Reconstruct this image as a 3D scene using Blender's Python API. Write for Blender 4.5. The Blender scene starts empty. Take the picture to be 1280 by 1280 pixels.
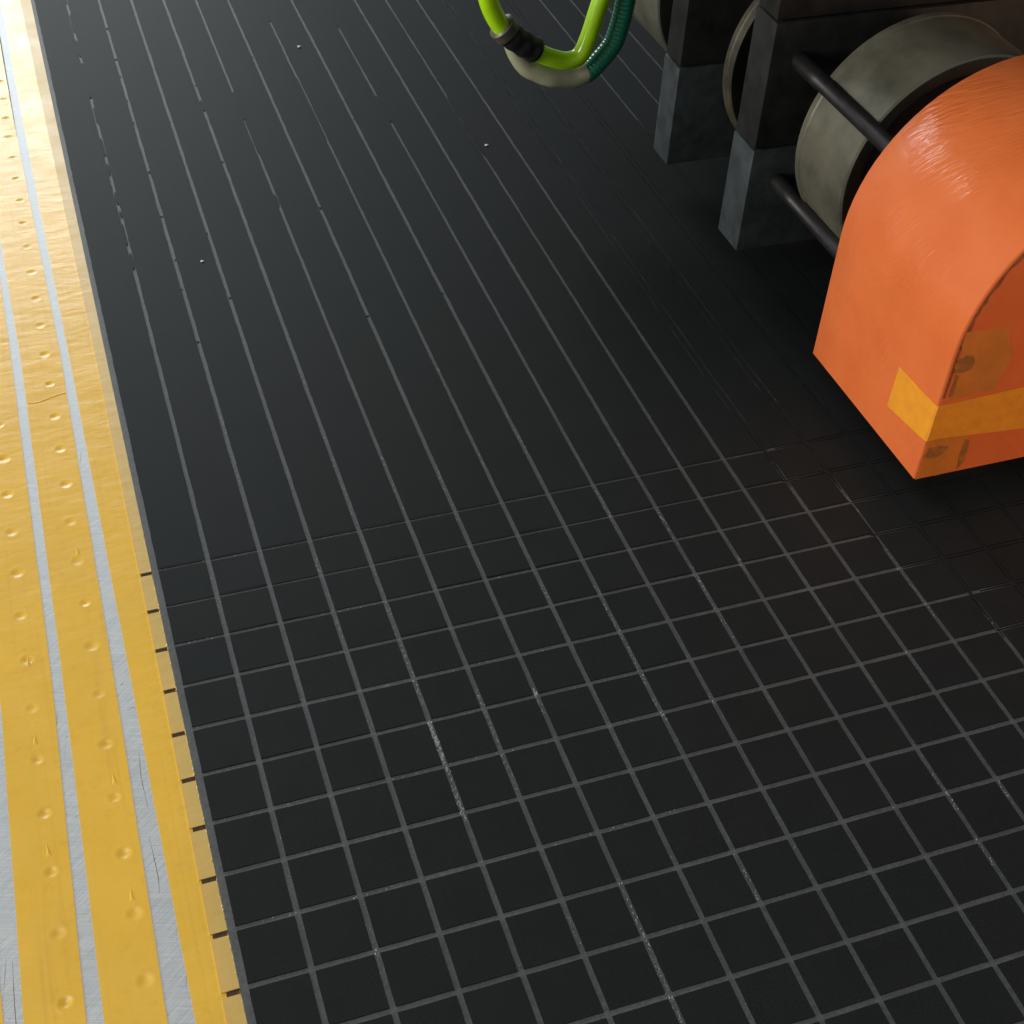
import bpy, bmesh, math, random
from mathutils import Vector, Matrix

random.seed(11)
MM = 0.001
scene = bpy.context.scene
COL = scene.collection

# ------------------------------------------------------------------ camera
cam_d = bpy.data.cameras.new('camera')
cam = bpy.data.objects.new('camera', cam_d)
COL.objects.link(cam)
RX = (0.946347, -0.320072, 0.044507)
RY = (-0.188491, -0.658604, -0.728500)
RZ = (0.262485, 0.681025, -0.683599)
cam.matrix_world = Matrix(((RX[0], -RY[0], -RZ[0], -7.955 * MM),
                           (RX[1], -RY[1], -RZ[1], -396.273 * MM),
                           (RX[2], -RY[2], -RZ[2], 390.890 * MM),
                           (0, 0, 0, 1)))
cam_d.sensor_width = 36.0
cam_d.lens = 1757.615 / 1280 * 36
cam_d.clip_start = 0.01
cam_d.clip_end = 60
scene.camera = cam

# ------------------------------------------------------------------ light (workshop with windows ahead, to the left)
world = bpy.data.worlds.new('World')
scene.world = world
world.use_nodes = True
bg = world.node_tree.nodes['Background']
bg.inputs[0].default_value = (0.86, 0.93, 1.0, 1)
bg.inputs[1].default_value = 0.24


def area_light(name, loc, target, sx, sy, power, color):
    d = bpy.data.lights.new(name, 'AREA')
    d.shape = 'RECTANGLE'
    d.size, d.size_y = sx, sy
    d.energy = power
    d.color = color
    o = bpy.data.objects.new(name, d)
    o.location = loc
    o.rotation_euler = (Vector(target) - Vector(loc)).to_track_quat('-Z', 'Y').to_euler()
    COL.objects.link(o)
    return o


area_light('window_light', (-0.3, 3.0, 1.18), (0.0, 0.1, 0), 1.6, 0.8, 41, (0.93, 0.98, 1.0))
area_light('side_window_light', (-2.6, 0.15, 0.62), (0.1, 0.0, 0.05), 1.8, 0.9, 71, (1.0, 0.97, 0.92))
area_light('warm_fill', (2.3, -2.2, 0.5), (0.35, 0.0, 0.05), 1.0, 0.7, 42, (1.0, 0.55, 0.30))  # added warm fill for the hood's front, set so the hood shades the foam
area_light('overhead_fill', (-1.1, 0.5, 2.6), (0.0, 0.0, 0), 1.2, 1.2, 20, (1.0, 0.99, 0.96))  # added overhead fill that brightens the grooves and tape

scene.view_settings.view_transform = 'Standard'
scene.view_settings.look = 'None'
scene.view_settings.exposure = 0.0
scene.view_settings.gamma = 1.0
scene.render.engine = 'CYCLES'
scene.render.resolution_x = 1024
scene.render.resolution_y = 1024


# ------------------------------------------------------------------ material helpers
class N:
    """tiny node-graph helper"""

    def __init__(self, name):
        self.m = bpy.data.materials.new(name)
        self.m.use_nodes = True
        self.t = self.m.node_tree
        self.b = self.t.nodes['Principled BSDF']
        self.pos = None

    def node(self, kind, **kw):
        n = self.t.nodes.new(kind)
        for k, v in kw.items():
            setattr(n, k, v)
        return n

    def link(self, a, b):
        self.t.links.new(a, b)

    def coords(self, rot=0.0, scale=(1, 1, 1)):
        if self.pos is None:
            self.pos = self.node('ShaderNodeNewGeometry').outputs['Position']
        mp = self.node('ShaderNodeMapping')
        mp.inputs['Rotation'].default_value = (0, 0, rot)
        mp.inputs['Scale'].default_value = scale
        if rot:                       # rotate first, then stretch
            mp.inputs['Scale'].default_value = (1, 1, 1)
            m2 = self.node('ShaderNodeMapping')
            m2.inputs['Scale'].default_value = scale
            self.link(self.pos, mp.inputs[0])
            self.link(mp.outputs[0], m2.inputs[0])
            return m2.outputs[0]
        self.link(self.pos, mp.inputs[0])
        return mp.outputs[0]

    def noise(self, scale, detail=3, rough=0.55, co=None):
        n = self.node('ShaderNodeTexNoise')
        n.inputs['Scale'].default_value = scale
        n.inputs['Detail'].default_value = detail
        n.inputs['Roughness'].default_value = rough
        self.link(co if co is not None else self.coords(), n.inputs['Vector'])
        return n.outputs['Fac']

    def ramp(self, fac, stops):
        r = self.node('ShaderNodeValToRGB')
        e = r.color_ramp.elements
        while len(e) < len(stops):
            e.new(0.5)
        for i, (p, c) in enumerate(stops):
            e[i].position = p
            e[i].color = (c, c, c, 1) if isinstance(c, (int, float)) else (*c, 1)
        self.link(fac, r.inputs[0])
        return r.outputs[0]

    def mix(self, fac, a, b, mode='MIX'):
        n = self.node('ShaderNodeMix', data_type='RGBA', blend_type=mode)
        for sock, v in ((n.inputs[0], fac), (n.inputs[6], a), (n.inputs[7], b)):
            if isinstance(v, (int, float)):
                sock.default_value = v if sock == n.inputs[0] else (v, v, v, 1)
            elif isinstance(v, tuple):
                sock.default_value = (*v, 1)
            else:
                self.link(v, sock)
        return n.outputs[2]

    def color(self, v):
        if isinstance(v, tuple):
            self.b.inputs['Base Color'].default_value = (*v, 1)
        else:
            self.link(v, self.b.inputs['Base Color'])

    def rough(self, v):
        if isinstance(v, (int, float)):
            self.b.inputs['Roughness'].default_value = v
        else:
            self.link(v, self.b.inputs['Roughness'])

    def bump(self, height, dist, strength=1.0, prev=None):
        n = self.node('ShaderNodeBump')
        n.inputs['Distance'].default_value = dist
        n.inputs['Strength'].default_value = strength
        self.link(height, n.inputs['Height'])
        if prev is not None:
            self.link(prev, n.inputs['Normal'])
        self.link(n.outputs[0], self.b.inputs['Normal'])
        return n.outputs[0]

    def set(self, **kw):
        for k, v in kw.items():
            self.b.inputs[k.replace('_', ' ')].default_value = v
        return self.m


def mat_foam():
    n = N('black_foam')
    info = n.node('ShaderNodeObjectInfo').outputs['Random']
    tint = n.ramp(info, [(0.0, (0.0058, 0.0072, 0.0074)), (0.35, (0.0064, 0.0075, 0.0064)),
                         (0.7, (0.0060, 0.0066, 0.0076)), (1.0, (0.0068, 0.0068, 0.0064))])
    fine = n.noise(2600, 2)
    blot = n.noise(60, 3)
    c = n.mix(n.ramp(fine, [(0.3, 0.0), (0.75, 1.0)]), tint, (0.019, 0.021, 0.021))
    c = n.mix(n.ramp(blot, [(0.4, 0.0), (0.8, 0.35)]), c, (0.006, 0.0066, 0.0066))
    dust = n.noise(900, 1)
    c = n.mix(n.ramp(dust, [(0.78, 0.0), (0.84, 0.5)]), c, (0.07, 0.072, 0.07))
    n.color(c)
    n.rough(0.58)
    n.bump(fine, 0.00012, 0.55)
    n.set(Specular_IOR_Level=0.13)
    n.b.inputs['Specular Tint'].default_value = (0.86, 1.0, 1.02, 1)
    return n.m


def mat_under():
    n = N('grey_adhesive_layer')
    fib = n.noise(700, 4, 0.7)
    fib2 = n.noise(2400, 3, 0.7)
    c = n.mix(n.ramp(fib, [(0.35, 0.0), (0.7, 1.0)]), (0.056, 0.060, 0.061), (0.10, 0.105, 0.105))
    c = n.mix(n.ramp(fib2, [(0.62, 0.0), (0.72, 0.8)]), c, (0.20, 0.205, 0.20))
    c = n.mix(n.ramp(n.noise(1500, 3, 0.6), [(0.63, 0.0), (0.69, 0.75)]), c, (0.02, 0.02, 0.02))
    c = n.mix(n.ramp(n.noise(38, 2), [(0.35, 0.45), (0.6, 0.0)]), c, (0.05, 0.052, 0.052))
    n.color(c)
    n.rough(0.55)
    n.bump(fib2, 0.00015, 0.6)
    return n.m


def mat_tape(name, base, dirt, spec=0.5, rough=(0.25, 0.34)):
    n = N(name)
    big = n.noise(22, 4)
    c = n.mix(n.ramp(big, [(0.35, 0.0), (0.7, 1.0)]), base, tuple(x * 0.93 for x in base))
    c = n.mix(n.ramp(n.noise(260, 4, 0.65), [(0.55, 0.0), (0.8, 0.35)]), c, dirt)
    c = n.mix(n.ramp(n.noise(1100, 2), [(0.76, 0.0), (0.82, 0.6)]), c, tuple(x * 0.55 for x in dirt))
    lng = n.noise(1, 3, co=n.coords(scale=(420, 9, 1)))
    c = n.mix(n.ramp(lng, [(0.55, 0.0), (0.75, 0.28)]), c, dirt)
    n.color(c)
    n.rough(n.ramp(n.noise(50, 3), [(0.3, rough[0]), (0.7, rough[1])]))
    h = n.noise(1, 2, co=n.coords(scale=(60, 170, 1)))
    b = n.bump(h, 0.0006, 0.35)
    n.bump(n.noise(1300, 2), 0.00005, 0.5, b)
    n.set(Specular_IOR_Level=spec)
    return n.m


def mat_alu():
    n = N('brushed_aluminium')
    s1 = n.noise(1, 4, 0.65, n.coords(rot=math.radians(18), scale=(60, 2600, 1)))
    s2 = n.noise(1, 4, 0.65, n.coords(rot=math.radians(-38), scale=(90, 2100, 1)))
    s = n.mix(0.5, s1, s2)
    c = n.ramp(s, [(0.32, (0.32, 0.34, 0.345)), (0.5, (0.48, 0.505, 0.505)), (0.68, (0.66, 0.68, 0.675))])
    c = n.mix(n.ramp(n.noise(500, 4, 0.7), [(0.66, 0.0), (0.74, 0.55)]), c, (0.16, 0.16, 0.165))
    c = n.mix(n.ramp(n.noise(40, 3), [(0.4, 0.0), (0.75, 0.4)]), c, (0.42, 0.45, 0.50))
    scr = n.noise(1, 2, 0.5, n.coords(rot=math.radians(8), scale=(700, 22, 1)))
    c = n.mix(n.ramp(scr, [(0.72, 0.0), (0.76, 0.5)]), c, (0.2, 0.2, 0.21))
    n.color(c)
    n.rough(n.ramp(s, [(0.3, 0.46), (0.7, 0.6)]))
    n.bump(s, 0.00004, 0.4)
    n.set(Metallic=0.55)
    return n.m


def mat_simple(name, base, rough=0.5, metallic=0.0, var=None, vscale=120, bump=0.0, bscale=800, spec=0.5):
    n = N(name)
    if var:
        c = n.mix(n.ramp(n.noise(vscale, 4, 0.65), [(0.38, 0.0), (0.68, 1.0)]), base, var)
        n.color(c)
    else:
        n.color(base)
    n.rough(n.ramp(n.noise(vscale * 0.7, 3), [(0.3, max(0.05, rough - 0.07)), (0.7, min(1, rough + 0.07))]))
    if bump:
        n.bump(n.noise(bscale, 3), bump, 0.6)
    n.set(Metallic=metallic, Specular_IOR_Level=spec)
    return n.m


def mat_orange():
    n = N('orange_vinyl')
    c = n.mix(n.ramp(n.noise(30, 3), [(0.35, 0.0), (0.7, 1.0)]), (0.70, 0.165, 0.044), (0.64, 0.135, 0.033))
    c = n.mix(n.ramp(n.noise(170, 3, 0.7), [(0.64, 0.0), (0.78, 0.30)]), c, (0.40, 0.10, 0.03))
    c = n.mix(n.ramp(n.noise(700, 2), [(0.74, 0.0), (0.80, 0.4)]), c, (0.25, 0.08, 0.03))
    n.color(c)
    n.rough(0.27)
    # creased film: short wrinkles running round the hood, in patches
    def along(v, k):
        d = n.node('ShaderNodeVectorMath', operation='DOT_PRODUCT')
        n.link(n.coords(), d.inputs[0])
        d.inputs[1].default_value = tuple(q * k for q in v)
        return d.outputs['Value']
    comb = n.node('ShaderNodeCombineXYZ')
    n.link(along((0.22, 0.69, 0.22), 760), comb.inputs[0])
    n.link(along((0.49, -0.32, 0.49), 120), comb.inputs[1])
    w = n.noise(1, 2, 0.55, comb.outputs[0])
    patch = n.ramp(n.noise(24, 2), [(0.42, 0.06), (0.60, 1.0)])
    h = n.mix(1.0, w, patch, 'MULTIPLY')
    b = n.bump(h, 0.0011, 0.7)
    n.bump(n.noise(420, 2), 0.00010, 0.45, b)
    n.set(Specular_IOR_Level=0.5)
    return n.m


def mat_hose(name, col, rough, trans):
    n = N(name)
    c = n.mix(n.ramp(n.noise(90, 2), [(0.35, 0.0), (0.7, 1.0)]), col, tuple(x * 0.85 for x in col))
    n.color(c)
    n.rough(rough)
    n.set(Subsurface_Weight=trans, Subsurface_Scale=0.004, Coat_Weight=0.4, Coat_Roughness=0.12)
    n.b.inputs['Subsurface Radius'].default_value = (1, 1, 0.4)
    return n.m


M = dict(
    foam=mat_foam(), under=mat_under(), alu=mat_alu(),
    tape=mat_tape('yellow_tape', (0.83, 0.505, 0.052), (0.56, 0.31, 0.05), 0.5),
    liner=mat_tape('pale_yellow_liner', (0.63, 0.42, 0.100), (0.47, 0.31, 0.085), 0.6, (0.36, 0.46)),
    core=mat_simple('brown_liner_core', (0.045, 0.026, 0.012), 0.8, var=(0.09, 0.05, 0.02), vscale=900),
    torn=mat_simple('torn_liner_lip', (0.78, 0.60, 0.20), 0.6, var=(0.66, 0.46, 0.13), vscale=900),
    residue=mat_simple('white_glue_residue', (0.42, 0.43, 0.42), 0.6, var=(0.18, 0.19, 0.19), vscale=1500),
    fleck=mat_simple('white_foam_fleck', (0.75, 0.76, 0.74), 0.7),
    steel=mat_simple('dark_oiled_steel', (0.019, 0.0195, 0.018), 0.6, 0.0, var=(0.009, 0.0085, 0.008), vscale=70,
                     bump=0.0001, bscale=500, spec=0.15),
    foot=mat_simple('grey_machined_steel', (0.046, 0.055, 0.057), 0.5, 0.2, var=(0.024, 0.028, 0.029), vscale=90,
                    bump=0.0001, bscale=600, spec=0.3),
    drum=mat_simple('worn_drum_metal', (0.165, 0.155, 0.112), 0.34, 0.25, var=(0.07, 0.067, 0.048), vscale=22,
                    bump=0.0002, bscale=120),
    hollow=mat_simple('dark_brown_steel', (0.085, 0.048, 0.032), 0.65, var=(0.05, 0.03, 0.022), vscale=120),  # dark brown for the recessed drum ends and the score marks
    flange=mat_simple('dark_flange_metal', (0.085, 0.075, 0.045), 0.5, 0.2, var=(0.035, 0.03, 0.02), vscale=60),  # darker than the drum metal, for the flange between the supports
    rod=mat_simple('black_oxide_steel', (0.02, 0.018, 0.018), 0.42, 0.3, var=(0.012, 0.011, 0.011), vscale=150),
    orange=mat_orange(),
    seam=mat_simple('dark_seam_dirt', (0.17, 0.05, 0.014), 0.7, var=(0.34, 0.085, 0.018), vscale=300),
    pack=mat_simple('amber_packing_tape', (0.80, 0.31, 0.024), 0.32, var=(0.70, 0.26, 0.024), vscale=200),
    brown=mat_simple('brown_tape_residue', (0.60, 0.185, 0.028), 0.40, var=(0.46, 0.16, 0.022), vscale=75),
    stain=mat_simple('dark_adhesive_stain', (0.24, 0.10, 0.016), 0.5, var=(0.44, 0.15, 0.022), vscale=200),
    lime=mat_hose('lime_hose_plastic', (0.46, 0.80, 0.010), 0.2, 0.35),
    emerald=mat_hose('emerald_hose_plastic', (0.008, 0.20, 0.105), 0.28, 0.1),
    pale=mat_hose('pale_hose_plastic', (0.42, 0.42, 0.27), 0.35, 0.35),
    black=mat_simple('black_rubber_tape', (0.008, 0.008, 0.009), 0.5, var=(0.014, 0.014, 0.016), vscale=300),
)


# ------------------------------------------------------------------ object helpers
def link_mesh(name, verts, faces, mat, parent=None, smooth=False, loc=(0, 0, 0)):
    me = bpy.data.meshes.new(name)
    me.from_pydata([(x * MM, y * MM, z * MM) for x, y, z in verts], [], faces)
    me.materials.append(M[mat])
    me.validate()
    me.update()
    if smooth:
        for p in me.polygons:
            p.use_smooth = True
    o = bpy.data.objects.new(name, me)
    COL.objects.link(o)
    o.location = [c * MM for c in loc]
    if parent:
        o.parent = parent
    return o


def bm_object(name, bm, mat, parent=None, smooth=None):
    bmesh.ops.recalc_face_normals(bm, faces=bm.faces)
    me = bpy.data.meshes.new(name)
    bm.to_mesh(me)
    bm.free()
    me.transform(Matrix.Scale(MM, 4))
    me.materials.append(M[mat])
    if smooth is not None:
        for p in me.polygons:
            p.use_smooth = True
        me.set_sharp_from_angle(angle=math.radians(smooth))
    o = bpy.data.objects.new(name, me)
    COL.objects.link(o)
    if parent:
        o.parent = parent
    return o


def box_bm(x0, x1, y0, y1, z0, z1, bevel=0.0, seg=2):
    bm = bmesh.new()
    v = [bm.verts.new(p) for p in ((x0, y0, z0), (x1, y0, z0), (x1, y1, z0), (x0, y1, z0),
                                   (x0, y0, z1), (x1, y0, z1), (x1, y1, z1), (x0, y1, z1))]
    for f in ((3, 2, 1, 0), (4, 5, 6, 7), (0, 1, 5, 4), (1, 2, 6, 5), (2, 3, 7, 6), (3, 0, 4, 7)):
        bm.faces.new([v[i] for i in f])
    if bevel:
        bmesh.ops.bevel(bm, geom=bm.edges[:], offset=bevel, segments=seg, profile=0.5, affect='EDGES')
    return bm


def lathe_y(name, profile, x0, z0, mat, parent, seg=72):
    """profile: (y, r) pairs revolved round the axis (x0, *, z0)"""
    verts, faces = [], []
    k = len(profile)
    for i in range(seg):
        a = 2 * math.pi * i / seg
        for y, r in profile:
            verts.append((x0 + r * math.cos(a), y, z0 + r * math.sin(a)))
    for i in range(seg):
        j = (i + 1) % seg
        for q in range(k - 1):
            faces.append((i * k + q, i * k + q + 1, j * k + q + 1, j * k + q))
    o = link_mesh(name, verts, faces, mat, parent, True)
    o.data.set_sharp_from_angle(angle=math.radians(35))
    bm = bmesh.new()
    bm.from_mesh(o.data)
    bmesh.ops.remove_doubles(bm, verts=bm.verts, dist=1e-7)
    bmesh.ops.recalc_face_normals(bm, faces=bm.faces)
    bm.to_mesh(o.data)
    bm.free()
    return o


def catmull(pts, n=10):
    P = [Vector(p) for p in pts]
    P = [P[0] * 2 - P[1]] + P + [P[-1] * 2 - P[-2]]
    out = []
    for i in range(1, len(P) - 2):
        a, b, c, d = P[i - 1:i + 3]
        for k in range(n):
            t = k / n
            out.append(0.5 * ((2 * b) + (c - a) * t + (2 * a - 5 * b + 4 * c - d) * t * t + (3 * b - a - 3 * c + d) * t ** 3))
    out.append(P[-2])
    return out


def tube(name, pts, rad, mat, parent, seg=20, n=10, rfun=None, caps=True):
    path = catmull(pts, n)
    verts, faces = [], []
    L = 0.0
    up = Vector((0, 1, 0))
    for i, p in enumerate(path):
        t = (path[min(i + 1, len(path) - 1)] - path[max(i - 1, 0)]).normalized()
        if i:
            L += (p - path[i - 1]).length
        a = t.cross(up).normalized()
        b = a.cross(t).normalized()
        r = rad * (rfun(L, i / (len(path) - 1)) if rfun else 1.0)
        for k in range(seg):
            w = 2 * math.pi * k / seg
            verts.append(tuple(p + a * (r * math.cos(w)) + b * (r * math.sin(w))))
    for i in range(len(path) - 1):
        for k in range(seg):
            q = (k + 1) % seg
            faces.append((i * seg + k, i * seg + q, (i + 1) * seg + q, (i + 1) * seg + k))
    if caps:
        faces.append(tuple(range(seg - 1, -1, -1)))
        faces.append(tuple((len(path) - 1) * seg + k for k in range(seg)))
    o = link_mesh(name, verts, faces, mat, parent, True)
    bm = bmesh.new()
    bm.from_mesh(o.data)
    bmesh.ops.recalc_face_normals(bm, faces=bm.faces)
    bm.to_mesh(o.data)
    bm.free()
    return o


def thing(name, label, cat, loc=(0, 0, 0), group=None):
    o = bpy.data.objects.new(name, None)
    o.empty_display_size = 0.02
    COL.objects.link(o)
    o.location = [c * MM for c in loc]
    return tag(o, label, cat, group)


def tag(o, label, cat, group=None):
    o['label'] = label
    o['category'] = cat
    if group:
        o['group'] = group
    return o


def sees(x, y, z=0.0):
    """where a point (mm) falls in the picture, in 0..1"""
    d = Vector((x + 7.955, y + 396.273, z - 390.89))
    cz = d.dot(Vector(RZ))
    return (0.5 + 1757.6 * d.dot(Vector(RX)) / cz / 1280, 0.5 + 1757.6 * d.dot(Vector(RY)) / cz / 1280)


# ------------------------------------------------------------------ machine table: aluminium bed with yellow tape strips
Z_BED, Z_TAPE, Z_LINER, Z_UNDER, Z_TOP = -1.85, -1.70, -1.20, -0.45, 0.0
Y0, Y1 = -470.0, 860.0
table = thing('machine_table', 'brushed aluminium machine table covered with dimpled yellow tape strips', 'machine table', (200, 195, -22))


def on(parent, o):
    o.parent = parent
    o.matrix_parent_inverse = Matrix.Translation(-Vector(parent.location))
    return o




def bed_plate():
    """slab with a vacuum hole under every dent of the tape"""
    hx = (-73.4, -50.5, -27.8)
    ks = [k for k in range(-9, 21)]
    xs = [-520] + [q for x in hx for q in (x - 3.0, x + 3.0)] + [920]
    ys = [Y0] + [q for k in ks for q in (k * 22.85 - 11.0, k * 22.85 - 5.0)] + [Y1]
    v, f = [], []
    for y in ys:
        for x in xs:
            v.append((x, y, Z_BED))
    w = len(xs)
    for j in range(len(ys) - 1):
        for i in range(w - 1):
            q = (j * w + i, j * w + i + 1, (j + 1) * w + i + 1, (j + 1) * w + i)
            if i % 2 == 1 and j % 2 == 1:
                b = len(v)
                v.extend((v[p][0], v[p][1], -8) for p in q)
                f.extend((q[p], b + p, b + (p + 1) % 4, q[(p + 1) % 4]) for p in range(4))
                f.append((b, b + 1, b + 2, b + 3))
            else:
                f.append(q)
    b = len(v)
    v += [(-520, Y0, -22), (920, Y0, -22), (920, Y1, -22), (-520, Y1, -22), (-520, Y0, Z_BED), (920, Y0, Z_BED), (920, Y1, Z_BED), (-520, Y1, Z_BED)]
    f += [(b + 3, b + 2, b + 1, b)] + [(b + p, b + (p + 1) % 4, b + 4 + (p + 1) % 4, b + 4 + p) for p in range(4)]
    return link_mesh('bed_plate', v, f, 'alu')


on(table, bed_plate())


def interp(tab, y):
    if y <= tab[0][0]:
        return tab[0][1]
    for (a, u), (b, v) in zip(tab, tab[1:]):
        if y <= b:
            return u + (v - u) * (y - a) / (b - a)
    return tab[-1][1]


def tape_strip(left, right, dimple_x=None, label=None, wob=0.0, seed=0):
    """a strip of tape pressed into the vacuum holes of the bed: real dents in a fine mesh"""
    rnd = random.Random(seed)
    ys = []
    y = Y0 + 2
    while y < Y1 - 2:
        near = dimple_x is not None and abs(((y + 8.0 + 11.4) % 22.85) - 11.4) < 4.2 and -210 < y < 460
        ys.append(y)
        y += 0.45 if near else 2.2
    ys.append(Y1 - 2)
    xs = [i / 14 for i in range(15)]
    verts, faces = [], []
    jl = jr = 0.0
    dents = {}
    for y in ys:
        jl = jl * 0.9 + rnd.uniform(-1, 1) * wob
        jr = jr * 0.9 + rnd.uniform(-1, 1) * wob
        a, b = interp(left, y) + jl, interp(right, y) + jr
        if dimple_x is not None:
            cols = [a, a + (dimple_x - 4 - a) * 0.5] + [dimple_x - 4 + k * 0.5 for k in range(17)] + [b - (b - dimple_x - 4) * 0.5, b]
        else:
            cols = [a + (b - a) * t for t in xs]
        k = round((y + 8.0) / 22.85)
        cy = k * 22.85 - 8.0
        if k not in dents:
            dents[k] = (rnd.uniform(1.35, 1.75), rnd.uniform(0.2, 0.44), rnd.uniform(-.3, .3), rnd.uniform(-.3, .3))
        r, dep, ox, oy = dents[k]
        for x in cols:
            z = Z_TAPE
            if dimple_x is not None:
                d = math.hypot(x - dimple_x - ox, y - cy - oy)
                if d < r * 1.5:
                    t = d / (r * 1.5)
                    z -= dep * (1 - t * t) ** 1.6
                elif d < r * 2.2:
                    z += 0.03 * math.sin((d / r - 1.5) / 0.7 * math.pi)
            verts.append((x, y, z))
    w = len(verts) // len(ys)
    for i in range(len(ys) - 1):
        for j in range(w - 1):
            faces.append((i * w + j, i * w + j + 1, (i + 1) * w + j + 1, (i + 1) * w + j))
    # thin edges down to the bed
    base = len(verts)
    for i in range(len(ys)):
        x, y, z = verts[i * w]
        verts.append((x, y, Z_BED))
        x, y, z = verts[i * w + w - 1]
        verts.append((x, y, Z_BED))
    for i in range(len(ys) - 1):
        faces.append((base + 2 * i, i * w, (i + 1) * w, base + 2 * i + 2))
        faces.append((i * w + w - 1, base + 2 * i + 1, base + 2 * i + 3, (i + 1) * w + w - 1))
    o = on(table, link_mesh('tape_strip', verts, faces, 'tape', None, True))
    o.data.set_sharp_from_angle(angle=math.radians(50))
    if label:
        o['label'] = label
    return o


tape_strip([(-470, -86)], [(-470, -68.3)], -73.4, seed=1, wob=0.05)
tape_strip([(-180, -63.0), (-55, -60.8), (300, -61.0)], [(-180, -45.8), (-38, -42.8), (160, -42.2), (400, -43.5)], -50.5,
           'yellow tape strip with one row of dents, left of the narrow metal gap', 0.025, 2)
tape_strip([(-180, -40.8), (-40, -39.1), (158, -38.2), (235, -39.6), (400, -40)],
           [(-185, -23.4), (-44, -21.7), (155, -21.0), (380, -24.1), (540, -24.5)], -27.8,
           'yellow tape strip with one row of dents, between the two metal gaps', 0.025, 3)
tape_strip([(-186, -15.7), (-46, -16.3), (152, -17.4), (380, -19.4), (540, -20)], [(-470, 4.0)], None,
           'plain yellow tape strip running along the black foam', 0.025, 4)


def ridge(pts, name, mat, w=0.35, h=0.16, parent=None, z=Z_TAPE):
    """a raised crease along a polyline"""
    P = catmull([(x, y, 0) for x, y in pts], 8)
    verts, faces = [], []
    for i, p in enumerate(P):
        t = (P[min(i + 1, len(P) - 1)] - P[max(i - 1, 0)]).normalized()
        s = Vector((-t.y, t.x, 0)) * w * (0.5 + random.random() * 0.6) * (0.25 + math.sin(math.pi * (i + .5) / len(P)))
        verts += [(p.x - s.x, p.y - s.y, z - 0.02), (p.x, p.y, z + h * (0.6 + 0.5 * random.random())), (p.x + s.x, p.y + s.y, z - 0.02)]
    for i in range(len(P) - 1):
        for k in (0, 1):
            faces.append((3 * i + k, 3 * i + k + 1, 3 * i + 4 + k, 3 * i + 3 + k))
    return on(parent, link_mesh(name, verts, faces, mat, None, False))


ridge([(-37.6, 117.8), (-34, 117.6), (-31.1, 118.3), (-25.9, 120.3), (-21.4, 121.0)], 'tape_crease', 'tape', 0.5, 0.35, table)
# small lifted tears beside some of the dents
for tx, ty in ((-27.1, 17.5), (-27.2, -95), (-50.9, -71), (-50.6, -117), (-50.1, -35), (-27.7, -141)):
    a = random.uniform(-0.5, 0.5)
    on(table, link_mesh('tape_nick', [(tx - 1.0, ty + 0.3, Z_TAPE - .02), (tx + 1.0, ty + 0.2, Z_TAPE - .02), (tx + a, ty + 6.2, Z_TAPE + .01),
                                      (tx + a * .3, ty + 2.0, Z_TAPE + .22)],
                        [(0, 1, 3), (1, 2, 3), (2, 0, 3)], 'tape'))
# score marks on the bare metal
for p in ([(-17.9, -83), (-18.6, -94), (-18.2, -107)], [(-19.3, -64), (-17.6, -63.2), (-16.3, -63.8)], [(-20.2, -52), (-18.8, -51)],
          [(-64.4, -150), (-64.9, -166), (-64.8, -180)], [(-41, -70), (-39.9, -69.2)], [(-19.5, -118), (-18.9, -133), (-19.4, -140)]):
    ridge(p, 'score_mark', 'hollow', 0.09, 0.015, table, Z_BED + 0.02)

# ------------------------------------------------------------------ liner under the foam, notched by the cross cuts
PITCH, KERF = 20.0, 1.95
NV0, NV1, NU = -33, 18, 26
LX = [(-190, -7.2), (-49, -6.2), (149, -6.1), (540, -8.0)]
verts, faces = [], []


def strip_faces(rows):
    base = len(verts)
    for r in rows:
        verts.extend(r)
    n = len(rows[0])
    for i in range(len(rows) - 1):
        for j in range(n - 1):
            faces.append((base + i * n + j, base + i * n + j + 1, base + (i + 1) * n + j + 1, base + (i + 1) * n + j))


# plain part above the first cut, then one tab between each pair of cuts; the tabs hang on the sheet beneath the foam
spans = [(8.0 - 0.2 * 20 * 0 - 7.0, 690.0)]
NOTCH = 0.95
spans = [(NOTCH, 690.0)] + [(-20 * (k + 1) + NOTCH, -20 * k - NOTCH) for k in range(0, NV1)]
for a, b in spans:
    ys = [a + (b - a) * i / max(1, int((b - a) / 1.2)) for i in range(max(1, int((b - a) / 1.2)) + 1)]
    rows = []
    for i, y in enumerate(ys):
        xl = interp(LX, y) + random.uniform(-.06, .06)
        xr = -1.35 + random.uniform(-.16, .10)
        rows.append([(xl, y, Z_TAPE - 0.05), (xl, y, Z_LINER - .02), (xl + (xr - xl) * .5, y, Z_LINER), (xr, y, Z_LINER + .05),
                     (xr + 0.05, y, Z_TAPE - .05)])
    strip_faces(rows)
    for r in (rows[0], rows[-1]):
        b0 = len(verts)
        verts.extend(r)
        faces.append((b0, b0 + 1, b0 + 2, b0 + 3, b0 + 4))
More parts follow.
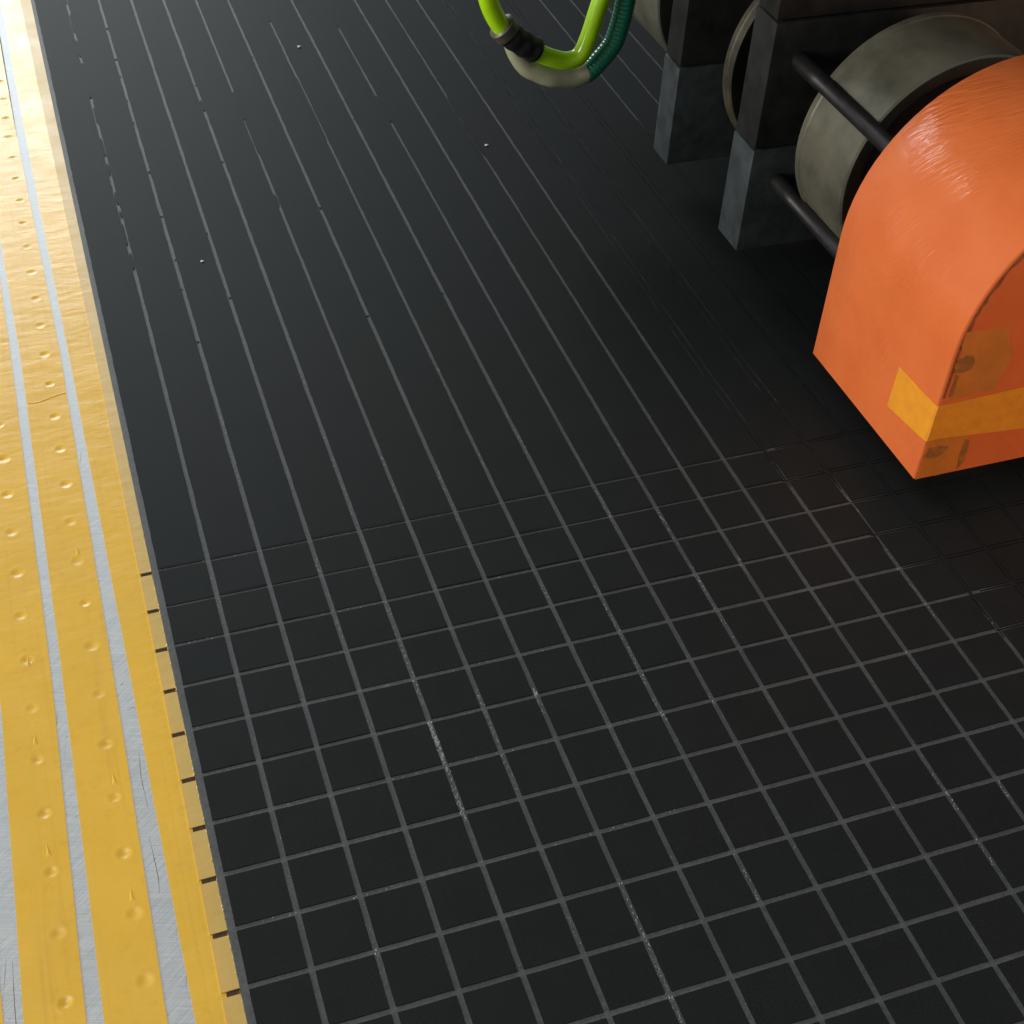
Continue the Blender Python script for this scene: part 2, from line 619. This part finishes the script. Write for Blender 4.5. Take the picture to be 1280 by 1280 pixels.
# sheet that carries the foam
b0 = len(verts)
verts += [(-1.2, -20 * NV1, Z_LINER), (NU * 20, -20 * NV1, Z_LINER), (NU * 20, 690, Z_LINER), (-1.2, 690, Z_LINER)]
faces.append((b0, b0 + 1, b0 + 2, b0 + 3))
liner = link_mesh('backing_liner', verts, faces, 'liner')
tag(liner, 'pale yellow backing liner with a notched edge showing along the black foam', 'backing sheet')
cv, cf = [], []
for k in range(NV1):
    y = -20 * k
    x0 = -6.0 + random.uniform(-.3, .5)
    a = len(cv)
    cv += [(x0, y - NOTCH - .1, Z_TAPE + .05), (-1.2, y - NOTCH - .1, Z_TAPE + .05), (-1.2, y + NOTCH + .1, Z_TAPE + .05), (x0, y + NOTCH + .1, Z_TAPE + .05)]
    cf.append((a, a + 1, a + 2, a + 3))
link_mesh('notch_core', cv, cf, 'core', liner)['kind'] = 'stuff'
# ragged lips torn up along the cut edge
tv, tf = [], []
y = -355.0
while y < 560:
    w = random.uniform(0.5, 1.6)
    a = len(tv)
    near_notch = y < 20 and (abs((y + 10) % 20 - 10) < 2.5)
    h = random.uniform(0.1, 0.5) + (0.6 if near_notch else 0)
    x = -1.5 + random.uniform(-.2, .1)
    tv += [(x - .25, y, Z_LINER + .0), (x + .15, y + w * .1, Z_LINER + .02), (x + random.uniform(-.3, .35), y + w * .5, Z_LINER + h),
           (x - .1, y + w, Z_LINER + .02)]
    tf += [(a, a + 1, a + 2), (a + 1, a + 3, a + 2), (a + 3, a, a + 2)]
    y += w * random.choice((0.9, 1.5, 3.0, 5.0)) * (0.8 if y < 20 else 2)
link_mesh('torn_lip', tv, tf, 'torn', liner)['kind'] = 'stuff'

# ------------------------------------------------------------------ the black foam sheet, cut into strips and squares
foam = thing('foam_sheet', 'black foam sheet scored with pale grey lines into strips and small squares', 'foam sheet')
link_mesh('adhesive_layer', [(-1.45, -20 * NV1, Z_UNDER), (NU * 20, -20 * NV1, Z_UNDER), (NU * 20, 690, Z_UNDER), (-1.45, 690, Z_UNDER),
                             (-1.55, -20 * NV1, Z_LINER + .03), (-1.55, 690, Z_LINER + .03)],
          [(0, 1, 2, 3), (4, 0, 3, 5)], 'under', foam)['label'] = 'pale grey layer laid bare in the cut lines'


def walk(n, amp, keep=0.7):
    out, v = [], 0.0
    for _ in range(n):
        v = v * keep + random.uniform(-amp, amp)
        out.append(v)
    return out


def prism(outline, z0, z1, drop=0.0):
    n = len(outline)
    v = [(x, y, z1) for x, y in outline] + [(x, y, z0) for x, y in outline]
    f = [tuple(range(n))] + [(i, n + i, n + (i + 1) % n, (i + 1) % n) for i in range(n)]
    f = [f[0]] + [tuple(q) for q in f[1:]]
    return v, f


def square_mesh(i):
    h = PITCH / 2 - KERF / 2
    out = []
    for s in range(4):
        e = walk(4, 0.07, 0.4)
        for k in range(4):
            t = -h + 2 * h * k / 4
            p = (t, -h + (e[k] if k else 0))
            for _ in range(s):
                p = (-p[1], p[0])
            out.append(p)
    v, f = prism(out, Z_UNDER - .02, Z_TOP)
    me = bpy.data.meshes.new('foam_square')
    me.from_pydata([(a * MM, b * MM, c * MM) for a, b, c in v], [], f)
    me.materials.append(M['foam'])
    me.update()
    return me


SQ = [square_mesh(i) for i in range(10)]
cands = []
for u in range(NU):
    for v in range(NV1):
        sx, sy = sees(u * 20 + 10, -v * 20 - 10)
        size = 1 / (Vector((u * 20 + 18, -v * 20 - 10 + 396, 390)).length)
        hid = sx > 0.9 and sy < 0.47
        cands.append((-(size if (-0.05 < sx < 1.05 and -0.05 < sy < 1.05 and not hid) else size * 1e-3), u, v))
cands.sort()
rest_v, rest_f = [], []
for i, (s, u, v) in enumerate(cands):
    c = (u * 20 + 10, -v * 20 - 10)
    if i < 290 and -s > 1e-4:
        o = bpy.data.objects.new('foam_square', random.choice(SQ))
        COL.objects.link(o)
        o.parent = foam
        o.location = (c[0] * MM, c[1] * MM, 0)
        o.location.z = random.uniform(-0.07, 0.05) * MM
        o.rotation_euler = (random.gauss(0, .0035), random.gauss(0, .0035), random.choice((0, 1, 2, 3)) * math.pi / 2)
    else:
        h = PITCH / 2 - KERF / 2
        a, b = prism([(c[0] - h, c[1] - h), (c[0] + h, c[1] - h), (c[0] + h, c[1] + h), (c[0] - h, c[1] + h)], Z_UNDER - .02, Z_TOP)
        n = len(rest_v)
        rest_v += a
        rest_f += [tuple(q + n for q in f) for f in b]
link_mesh('outlying_squares', rest_v, rest_f, 'foam', foam)['kind'] = 'stuff'

# kerf centre and half width of each long line above the first cross cut
HALF = {k: KERF / 2 for k in range(NU + 1)}
OFF = {k: 0.0 for k in range(NU + 1)}
for k, hw, off in ((13, 2.0, -2.0), (14, 2.0, -2.2), (15, 1.8, -1.2), (1, 0.95, 0)):
    HALF[k], OFF[k] = hw, off


def strip_edge(k, side, ys):
    w = walk(len(ys), 0.065, 0.72)
    out = []
    for y, j in zip(ys, w):
        t = min(1.0, max(0.0, y / 300))
        out.append(k * 20 + OFF[k] * min(1, max(0, (y + 5) / 60)) + side * (KERF / 2 + (HALF[k] - KERF / 2) * min(1, max(0, y / 40)) - 0.16 * t - (0.12 if k in (5, 7, 9, 11) else 0.0)) + j * (0.8 + 0.9 * t))
    return out


for u in range(NU):
    ys = [KERF / 2 + (660.0 - KERF / 2) * i / 600 for i in range(601)]
    left = strip_edge(u, 1, ys)
    right = strip_edge(u + 1, -1, ys)
    vs, fs = [], []
    for y, a, b in zip(ys, left, right):
        vs += [(a, y, Z_UNDER - .02), (a, y, Z_TOP), (b, y, Z_TOP), (b, y, Z_UNDER - .02)]
    for i in range(len(ys) - 1):
        for j in range(3):
            fs.append((4 * i + j, 4 * i + 4 + j, 4 * i + 5 + j, 4 * i + 1 + j)[::-1])
    fs.append((0, 3, 2, 1)[::-1])
    link_mesh('foam_strip', vs, fs, 'foam', foam)

# slivers of foam in the cuts, some put in for the head's shadow: the line is dark there, or shows as two hairlines
slv, slf = [], []


def sliver(k, v0, v1, frac=0.8, side=0.0, top=-0.06, taper=0.0):
    """in the long line k from row v0 to row v1 (v grows towards the viewer)"""
    n = max(3, int(abs(v1 - v0) * 7))
    ya, yb = -20 * v0, -20 * v1
    base = len(slv)
    jl, jr = walk(n + 1, 0.06), walk(n + 1, 0.06)
    for i in range(n + 1):
        y = ya + (yb - ya) * i / n
        hw = (KERF / 2 + (HALF[k] - KERF / 2) * min(1, max(0, y / 40)))
        c = k * 20 + OFF[k] * min(1, max(0, (y + 5) / 60)) + side * hw * (1 - frac)
        ends = min(abs(y - ya), abs(y - yb))
        tip = min(1.0, 0.12 + ends / (taper * 20)) if taper else (0.35 if i in (0, n) else 1.0)
        a, b = c - hw * frac * tip + jl[i], c + hw * frac * tip + jr[i]
        slv.extend([(a, y, Z_UNDER), (a, y, top), (b, y, top), (b, y, Z_UNDER)])
    for i in range(n):
        for j in range(3):
            slf.append((base + 4 * i + j, base + 4 * i + 1 + j, base + 4 * i + 5 + j, base + 4 * i + 4 + j))
    slf.append((base, base + 3, base + 2, base + 1))
    q = base + 4 * n
    slf.append((q, q + 1, q + 2, q + 3))


sliver(4, -18.65, -18.0, 1.05)
sliver(5, -18.94, -17.2, 1.05)
sliver(5, -17.2, -15.2, 0.5, 1)
sliver(5, -13.0, -12.4, 0.7, -1)
sliver(7, -33, -23.4, 1.02)
sliver(7, -19.4, -15.5, 0.45, -1)
sliver(9, -33, -22.5, 0.96)
sliver(9, -17.7, -16.1, 1.05)
sliver(11, -17.2, -13.6, 0.62, 1)
v = -30.0
while v < -11:
    l = random.uniform(0.3, 1.5) * (1.6 if v < -18 else 0.8)
    sliver(1, v, v + l, random.uniform(0.6, 1.0), random.choice((-1, 1)))
    v += l + random.uniform(0.3, 0.9)
for k in (2, 3, 4, 6, 8):                     # crumbs that break the lines further off
    v = -29.0 + random.random() * 3
    while v < -6:
        l = random.uniform(0.04, 0.14)
        sliver(k, v, v + l, random.uniform(0.4, 0.85), random.choice((-1, 1)), -.16)
        v += l + random.uniform(1.5, 6) * (0.7 if k == 2 else 1.8)
sliver(13, -33, 1.2, 0.70, taper=1.3)
sliver(14, -33, 1.6, 0.70, taper=0.8)
sliver(14, 1.9, 3.4, 0.5, -1, taper=0.5)
sliver(15, -33, 6.2, 0.76, taper=1.6)
sliver(16, -14.5, 7.0, 0.70, taper=2)  # from here on, dark fill where the lines lie in the head's shadow
sliver(17, -14.5, 8.2, 0.72, taper=2)
sliver(18, -15, 9.2, 0.74, taper=2)
for k in range(19, NU):
    sliver(k, -16, 9.5, 0.9)
UEND = [13, 13, 14, 14, 14, 15, 15, 15, 16, 17, 18, 19, 20, 21]
for r, ue in enumerate(UEND):
    for k in range(ue, NU):
        base = len(slv)
        hw = KERF / 2 * 0.70
        x0, x1, y = k * 20 + KERF / 2 - 0.05, k * 20 + 20 - KERF / 2 + 0.05, -20 * r
        ha = hw
        if k == ue:
            x0 += random.uniform(-3, 4)
            ha = hw * 0.1
        if k <= ue + 1:
            hw *= 0.72 if k == ue else 0.9
            ha = min(ha, hw)
        slv.extend([(x0, y - ha, Z_UNDER), (x0, y - ha, -.06), (x0, y + ha, -.06), (x0, y + ha, Z_UNDER),
                    (x1, y - hw, Z_UNDER), (x1, y - hw, -.06), (x1, y + hw, -.06), (x1, y + hw, Z_UNDER)])
        for f in ((1, 2, 6, 5), (0, 1, 5, 4), (2, 3, 7, 6), (0, 3, 2, 1), (4, 5, 6, 7)):
            slf.append(tuple(base + q for q in f))
for r, fr in ((0, .36), (1, .36), (2, .2), (3, .12), (5, .1)):
    for k in range(0, UEND[r]):
        base = len(slv)
        n = 10
        w = walk(n + 1, .05)
        x0, x1, y = k * 20 + KERF / 2 - .05, k * 20 + 20 - KERF / 2 + .05, -20 * r
        for i in range(n + 1):
            x = x0 + (x1 - x0) * i / n
            e = y + KERF / 2 - KERF * fr + w[i]
            slv.extend([(x, e, Z_UNDER), (x, e, -.05), (x, y + KERF / 2 + .03, -.05)])
        for i in range(n):
            for j in (0, 1):
                slf.append((base + 3 * i + j, base + 3 * i + 3 + j, base + 3 * i + 4 + j, base + 3 * i + 1 + j))
link_mesh('foam_sliver_and_shade', slv, slf, 'foam', foam)['kind'] = 'stuff'

# pale glue and fibre caught in the cuts
rv, rf = [], []


def crumb(x, y, s, sy=None):
    base = len(rv)
    n = 5
    sy = sy or s
    for i in range(n):
        a = 2 * math.pi * i / n + random.random()
        r = random.uniform(.5, 1)
        rv.append((x + s * r * math.cos(a), y + sy * r * math.sin(a), Z_UNDER + .01))
    rv.append((x, y, Z_UNDER + random.uniform(.12, .4)))
    for i in range(n):
        rf.append((base + i, base + (i + 1) % n, base + n))


def residue(k, v0, v1, count, size=0.35):
    for _ in range(count):
        v = random.uniform(v0, v1)
        crumb(k * 20 + random.gauss(0, 0.42), -20 * v, random.uniform(.12, size), random.uniform(.2, size * 2.2))


residue(4, 3.2, 4.6, 40)
residue(4, 5.0, 5.95, 120, .6)
residue(4, 6.0, 7.2, 60)
residue(4, -3, 3.2, 50)
residue(6, -2, 2.5, 30)
residue(6, 4.8, 5.4, 25, .5)
residue(6, 9.6, 12, 50)
residue(8, 2.6, 6.2, 70)
residue(5, 4.5, 7, 40)
residue(10, 1, 4.5, 25)
residue(14, 1.1, 5.5, 60, .3)
residue(16, 2.0, 5.2, 30, .3)
for k in range(1, 17):
    residue(k, -24, 12, 16, .24)
    for _ in range(3):
        q = random.uniform(-6, 11)
        residue(k, q, q + random.uniform(.3, 1.2), random.randint(5, 16), .34)
for r in (0, 2, 4, 6, 8):
    for _ in range(26):
        crumb(random.uniform(2, 150), -20 * r + random.gauss(0, .35), random.uniform(.2, .8), random.uniform(.1, .3))
link_mesh('glue_residue', rv, rf, 'residue', foam)['kind'] = 'stuff'

# white flecks lying on the foam
for (x, y, s, lab) in ((150.0, 427.4, 0.95, 'white fleck on the foam farthest from the viewer, toward the top'),
                       (224.8, 282.2, 0.85, 'white fleck on the foam in front of the dark steel support'),
                       (52.8, 206.2, 0.7, 'white fleck on the foam nearest to the yellow edge')):
    bm = bmesh.new()
    bmesh.ops.create_icosphere(bm, subdivisions=2, radius=s)
    for q in bm.verts:
        q.co = Vector((q.co.x * 1.35, q.co.y * .9, q.co.z * .6)) * random.uniform(.8, 1.15)
    o = bm_object('foam_fleck', bm, 'fleck', None, 60)
    o.location = (x * MM, y * MM, 0.45 * s * MM)
    tag(o, lab, 'fleck', 'white flecks on the foam')

# ------------------------------------------------------------------ cutting head
head = thing('cutting_head', 'dark steel cutting head with drums and an orange guard hood over the foam', 'machine head', (366, 126, 15))


def part(o):
    return on(head, o)


AX, AZ = 366.0, 85.0
for yf, yb, tall in ((125.6, 147.4, 260), (212.5, 231.5, 260)):
    part(bm_object('support_foot', box_bm(303, 640, yf, yb, 15, 69.5, 0.9), 'foot', None, 40))['label'] = 'grey machined lower block of the support plate'
    part(bm_object('support_plate', box_bm(303.6, 640.5, yf + .7, yb - .6, 70, 131, 0.7), 'steel', None, 40))
    part(bm_object('upper_plate', box_bm(304.2, 641, yf + 2.4, yb - .9, 131.6, tall, 0.7), 'steel', None, 40))

for y0, y1 in ((60.0, 103), (173, 181), (262, 318)):
    prof = [(y0 + 3.0, 46.0), (y0 + .2, 52.5), (y0, 54.2), (y0 + .8, 55.0), ((y0 + y1) / 2, 55.0), (y1 - 4.5, 55.0), (y1 - 3.8, 55.5), (y1 - .8, 55.5), (y1, 54.8), (y1, 40)]
    if y0 == 173:
        d = part(lathe_y('bearing_flange', prof, AX, AZ, 'flange', None, 96))
    else:
        d = part(lathe_y('drum', prof, AX, AZ, 'drum', None, 96))
    c = lathe_y('drum_end', [(y0 + 3.2, 46.3), (y0 + 5, 44), (y0 + 5, 18), (y0 + 5, 0.01)], AX, AZ, 'hollow', None, 72)
    c.parent = d
part(lathe_y('spindle', [(-30, 0.01), (-30, 14), (330, 14), (330, 0.01)], AX, AZ, 'rod', None, 40))
for rx in (-47.5, 47.5):
    for rz, ya in ((27.5, 112), (-33, 112)):
        part(lathe_y('tie_rod', [(43, 0.01), (43, 4.0), (60, 4.0), (ya - 7, 4.0), (ya - 6.6, 4.25), (ya, 4.25), (126.5, 4.2), (126.5, 0.01)], AX + rx, AZ + rz, 'rod', None, 24))

# orange guard hood: a bent sheet, arched on top, open below and behind
HX0, HX1, HZ0, CZ, HR = 301.0, 447.8, 15.0, 76.7, 73.4
HC = (HX0 + HX1) / 2


def hood_profile(inset=0.0, n=40):
    r = HR - inset
    p = [(HX0 + inset, HZ0), (HX0 + inset, HZ0 + 20), (HX0 + inset, HZ0 + 42)]
    for i in range(n + 1):
        a = math.pi - math.pi * i / n
        p.append((HC + r * math.cos(a), CZ + r * math.sin(a)))
    return p + [(HX1 - inset, HZ0 + 42), (HX1 - inset, HZ0 + 20), (HX1 - inset, HZ0)]


guard_parts = []
out, inn = hood_profile(), hood_profile(1.8)
out_b = hood_profile(0.5)
hv, hf = [], []
rings = [[(x, -48.5, z) for x, z in inn], [(x, -48.6, z) for x, z in out_b], [(x, -48.1, z) for x, z in out], [(x, -20, z) for x, z in out], [(x, 10, z) for x, z in out],
         [(x, 40.1, z) for x, z in out], [(x, 40.7, z) for x, z in out_b], [(x, 40.7, z) for x, z in inn], [(x, -46, z) for x, z in inn]]
k = len(out)
for r in rings:
    hv += r
for i in range(len(rings) - 1):
    for j in range(k - 1):
        hf.append((i * k + j, i * k + j + 1, (i + 1) * k + j + 1, (i + 1) * k + j))
for e in (0, k - 1):
    hf.append(tuple(i * k + e for i in (1, 2, 3, 4, 5, 6, 7, 8)))
hood = part(link_mesh('guard_hood', hv, hf, 'orange', None, True))
bm = bmesh.new()
bm.from_mesh(hood.data)
bmesh.ops.recalc_face_normals(bm, faces=bm.faces)
bm.to_mesh(hood.data)
bm.free()
hood.data.set_sharp_from_angle(angle=math.radians(40))
hood['label'] = 'orange film covered guard hood with an arched top'


def on_hood(o):
    o.parent = hood
    return o


fp = hood_profile(0.9)
bm = bmesh.new()
vf = [bm.verts.new((x, -48.8, z)) for x, z in fp]
bm.faces.new(vf)
vb = [bm.verts.new((x, -46.8, z)) for x, z in fp]
bm.faces.new(vb[::-1])
for i in range(len(fp)):
    j = (i + 1) % len(fp)
    bm.faces.new((vf[i], vf[j], vb[j], vb[i]))
on_hood(bm_object('end_panel', bm, 'orange', None))
FY = -48.8


def patch(name, pts, mat, y, th=0.15, parent=True):
    """thin piece stuck on the end panel, outline in (x, z)"""
    n = len(pts)
    v = [(x, y - th, z) for x, z in pts] + [(x, y, z) for x, z in pts]
    f = [tuple(range(n))] + [(i, (i + 1) % n, n + (i + 1) % n, n + i) for i in range(n)]
    o = link_mesh(name, v, f, mat)
    bm = bmesh.new()
    bm.from_mesh(o.data)
    bmesh.ops.recalc_face_normals(bm, faces=bm.faces)
    bm.to_mesh(o.data)
    bm.free()
    return on_hood(o)


def ragged(pts, amp, n=6):
    out = []
    for i in range(len(pts)):
        a, b = Vector(pts[i]), Vector(pts[(i + 1) % len(pts)])
        for k in range(n):
            p = a.lerp(b, k / n)
            out.append((p.x + random.uniform(-amp, amp), p.y + random.uniform(-amp, amp)))
    return out


# dirty seam along the arched edge
sv, sf = [], []
P = hood_profile(1.0, 90)
for i, (x, z) in enumerate(P[2:-3]):
    d = Vector((HC - x, max(0.0, CZ - 0) * 0 + (CZ - z if z > CZ else 0))).normalized()
    w = 1.5 + random.uniform(-.6, .6)
    sv += [(x, FY - .06, z), (x + d.x * w, FY - .06, z + d.y * w)]
for i in range(len(sv) // 2 - 1):
    sf.append((2 * i, 2 * i + 1, 2 * i + 3, 2 * i + 2))
on_hood(link_mesh('edge_seam', sv, sf, 'seam'))
patch('tape_residue', ragged([(303.2, 88), (322, 88), (329, 71), (325, 56.5), (305.5, 55.8)], .6), 'brown', FY, .1)
patch('tape_residue', ragged([(301.9, 36), (321, 34.3), (320.5, 15.6), (302.0, 15.4)], .6), 'brown', FY, .1)
patch('adhesive_stain', ragged([(302.8, 74), (306, 77), (311, 75.5), (312, 71), (308, 68), (303, 69.4)], .6, 4), 'stain', FY - .1, .05)
patch('adhesive_stain', ragged([(302.5, 31), (306, 32), (312.5, 30.5), (311, 26.6), (305, 25.2), (302.5, 27)], .7, 4), 'stain', FY - .1, .05)
patch('adhesive_stain', ragged([(319.6, 33), (322, 31), (322.8, 20), (320.6, 16), (319.6, 20)], .4, 4), 'stain', FY - .1, .05)
patch('adhesive_stain', ragged([(304.6, 68), (306.2, 67.5), (306.4, 57.5), (304.8, 57)], .25, 4), 'stain', FY - .1, .05)
# amber tape folded round the corner
tv = []
th = .22
yl = [-20.3, -26, -32, -38, -44, -48.0]
pa = []
for i, y in enumerate(yl):
    t = i / 5
    pa.append(((HX0 - th, y, 52.0 + 1.2 * t), (HX0 - th, y + (0.4 if i == 0 else 0), 31.2 + 4.0 * t)))
pa.append(((HX0 + .1, FY - th + .05, 53.4), (HX0 + .1, FY - th + .05, 35.6)))
for i in range(1, 9):
    x = HX0 + 6 * i
    pa.append(((x, FY - th, 53.5 + .25 * i), (x, FY - th, 36.4 - .55 * i)))
vs = [p for a, b in pa for p in (a, b)]
fs = [(2 * i, 2 * i + 1, 2 * i + 3, 2 * i + 2) for i in range(len(pa) - 1)]
o = on_hood(link_mesh('amber_tape', vs, fs, 'pack'))
sol = o.modifiers.new('thickness', 'SOLIDIFY')
sol.thickness = 0.00018
sol.offset = 0

# unseen carriage above the plates, widened leftward to shade the foam
part(bm_object('carriage_shade_block', box_bm(128, 660, 60, 372, 262, 430, 3), 'steel', None, 40))

# ------------------------------------------------------------------ air hoses looping down in front of the first support
HY = 250.0
lime = thing('lime_hose', 'bright yellow green air hose with a black taped joint', 'hose', (237.9, HY, 58))
on(lime, tube('hose_tube', [(300, HY + 20, 300), (232, HY + 8, 220), (207, HY, 140), (209.2, HY, 110.7), (212.5, HY, 97), (216.8, HY, 88), (222, HY, 81)], 5.0, 'lime', None, 20, 10))
on(lime, tube('hose_tube', [(236, HY, 71), (241, HY, 67.6), (247.9, HY, 64.2), (256.5, HY, 61.8), (263.5, HY, 64), (267.5, HY, 73), (271.5, HY, 88.5), (276.0, HY, 106), (285, HY, 150), (300, HY, 215), (330, HY, 300)], 4.7, 'lime', None, 20, 10))
jt = on(lime, tube('taped_joint', [(219.5, HY, 84.2), (224, HY, 79.8), (229, HY, 75.8), (234, HY, 72.4), (239.5, HY, 68.9)], 6.8, 'black', None, 24, 9,
                   lambda L, t: 0.98 + 0.03 * math.sin(L * 0.85) - (0.12 if t < .04 or t > .96 else 0)))
cl = tube('hose_clip', [(219.4, HY, 84.4), (221.4, HY, 82.2), (223.0, HY, 80.6)], 7.3, 'drum', None, 24, 6)
cl.parent = lime
cl.matrix_parent_inverse = Matrix.Translation(-Vector(lime.location))
cl['label'] = 'dull grey clip at the upper end of the joint'

em = thing('emerald_hose', 'emerald green ribbed hose ending in a pale sleeve', 'hose', (262, HY + 2, 46))
rib = lambda L, t: 1 + 0.022 * math.sin(L * 2 * math.pi / 2.3)
on(em, tube('ribbed_tube', [(268.6, HY + 3, 51.5), (272.5, HY + 3, 54.4), (276.8, HY + 3, 59), (280.6, HY + 3, 63.5), (283.8, HY + 3, 69), (286.6, HY + 3, 80.8), (288, HY + 3, 93.4), (288.2, HY + 3, 108),
                            (287, HY + 3, 150), (292, HY + 3, 210), (320, HY + 3, 300)], 5.3, 'emerald', None, 20, 26, rib))
on(em, tube('pale_sleeve', [(227.5, HY + 6, 74.5), (231, HY + 6, 66), (236, HY + 5, 58.8), (241.8, HY + 4, 55.5), (248.5, HY + 3, 52.5), (255.5, HY + 3, 51.2), (263, HY + 3, 50.6), (270, HY + 3, 52.6)], 5.4, 'pale', None, 20, 10))
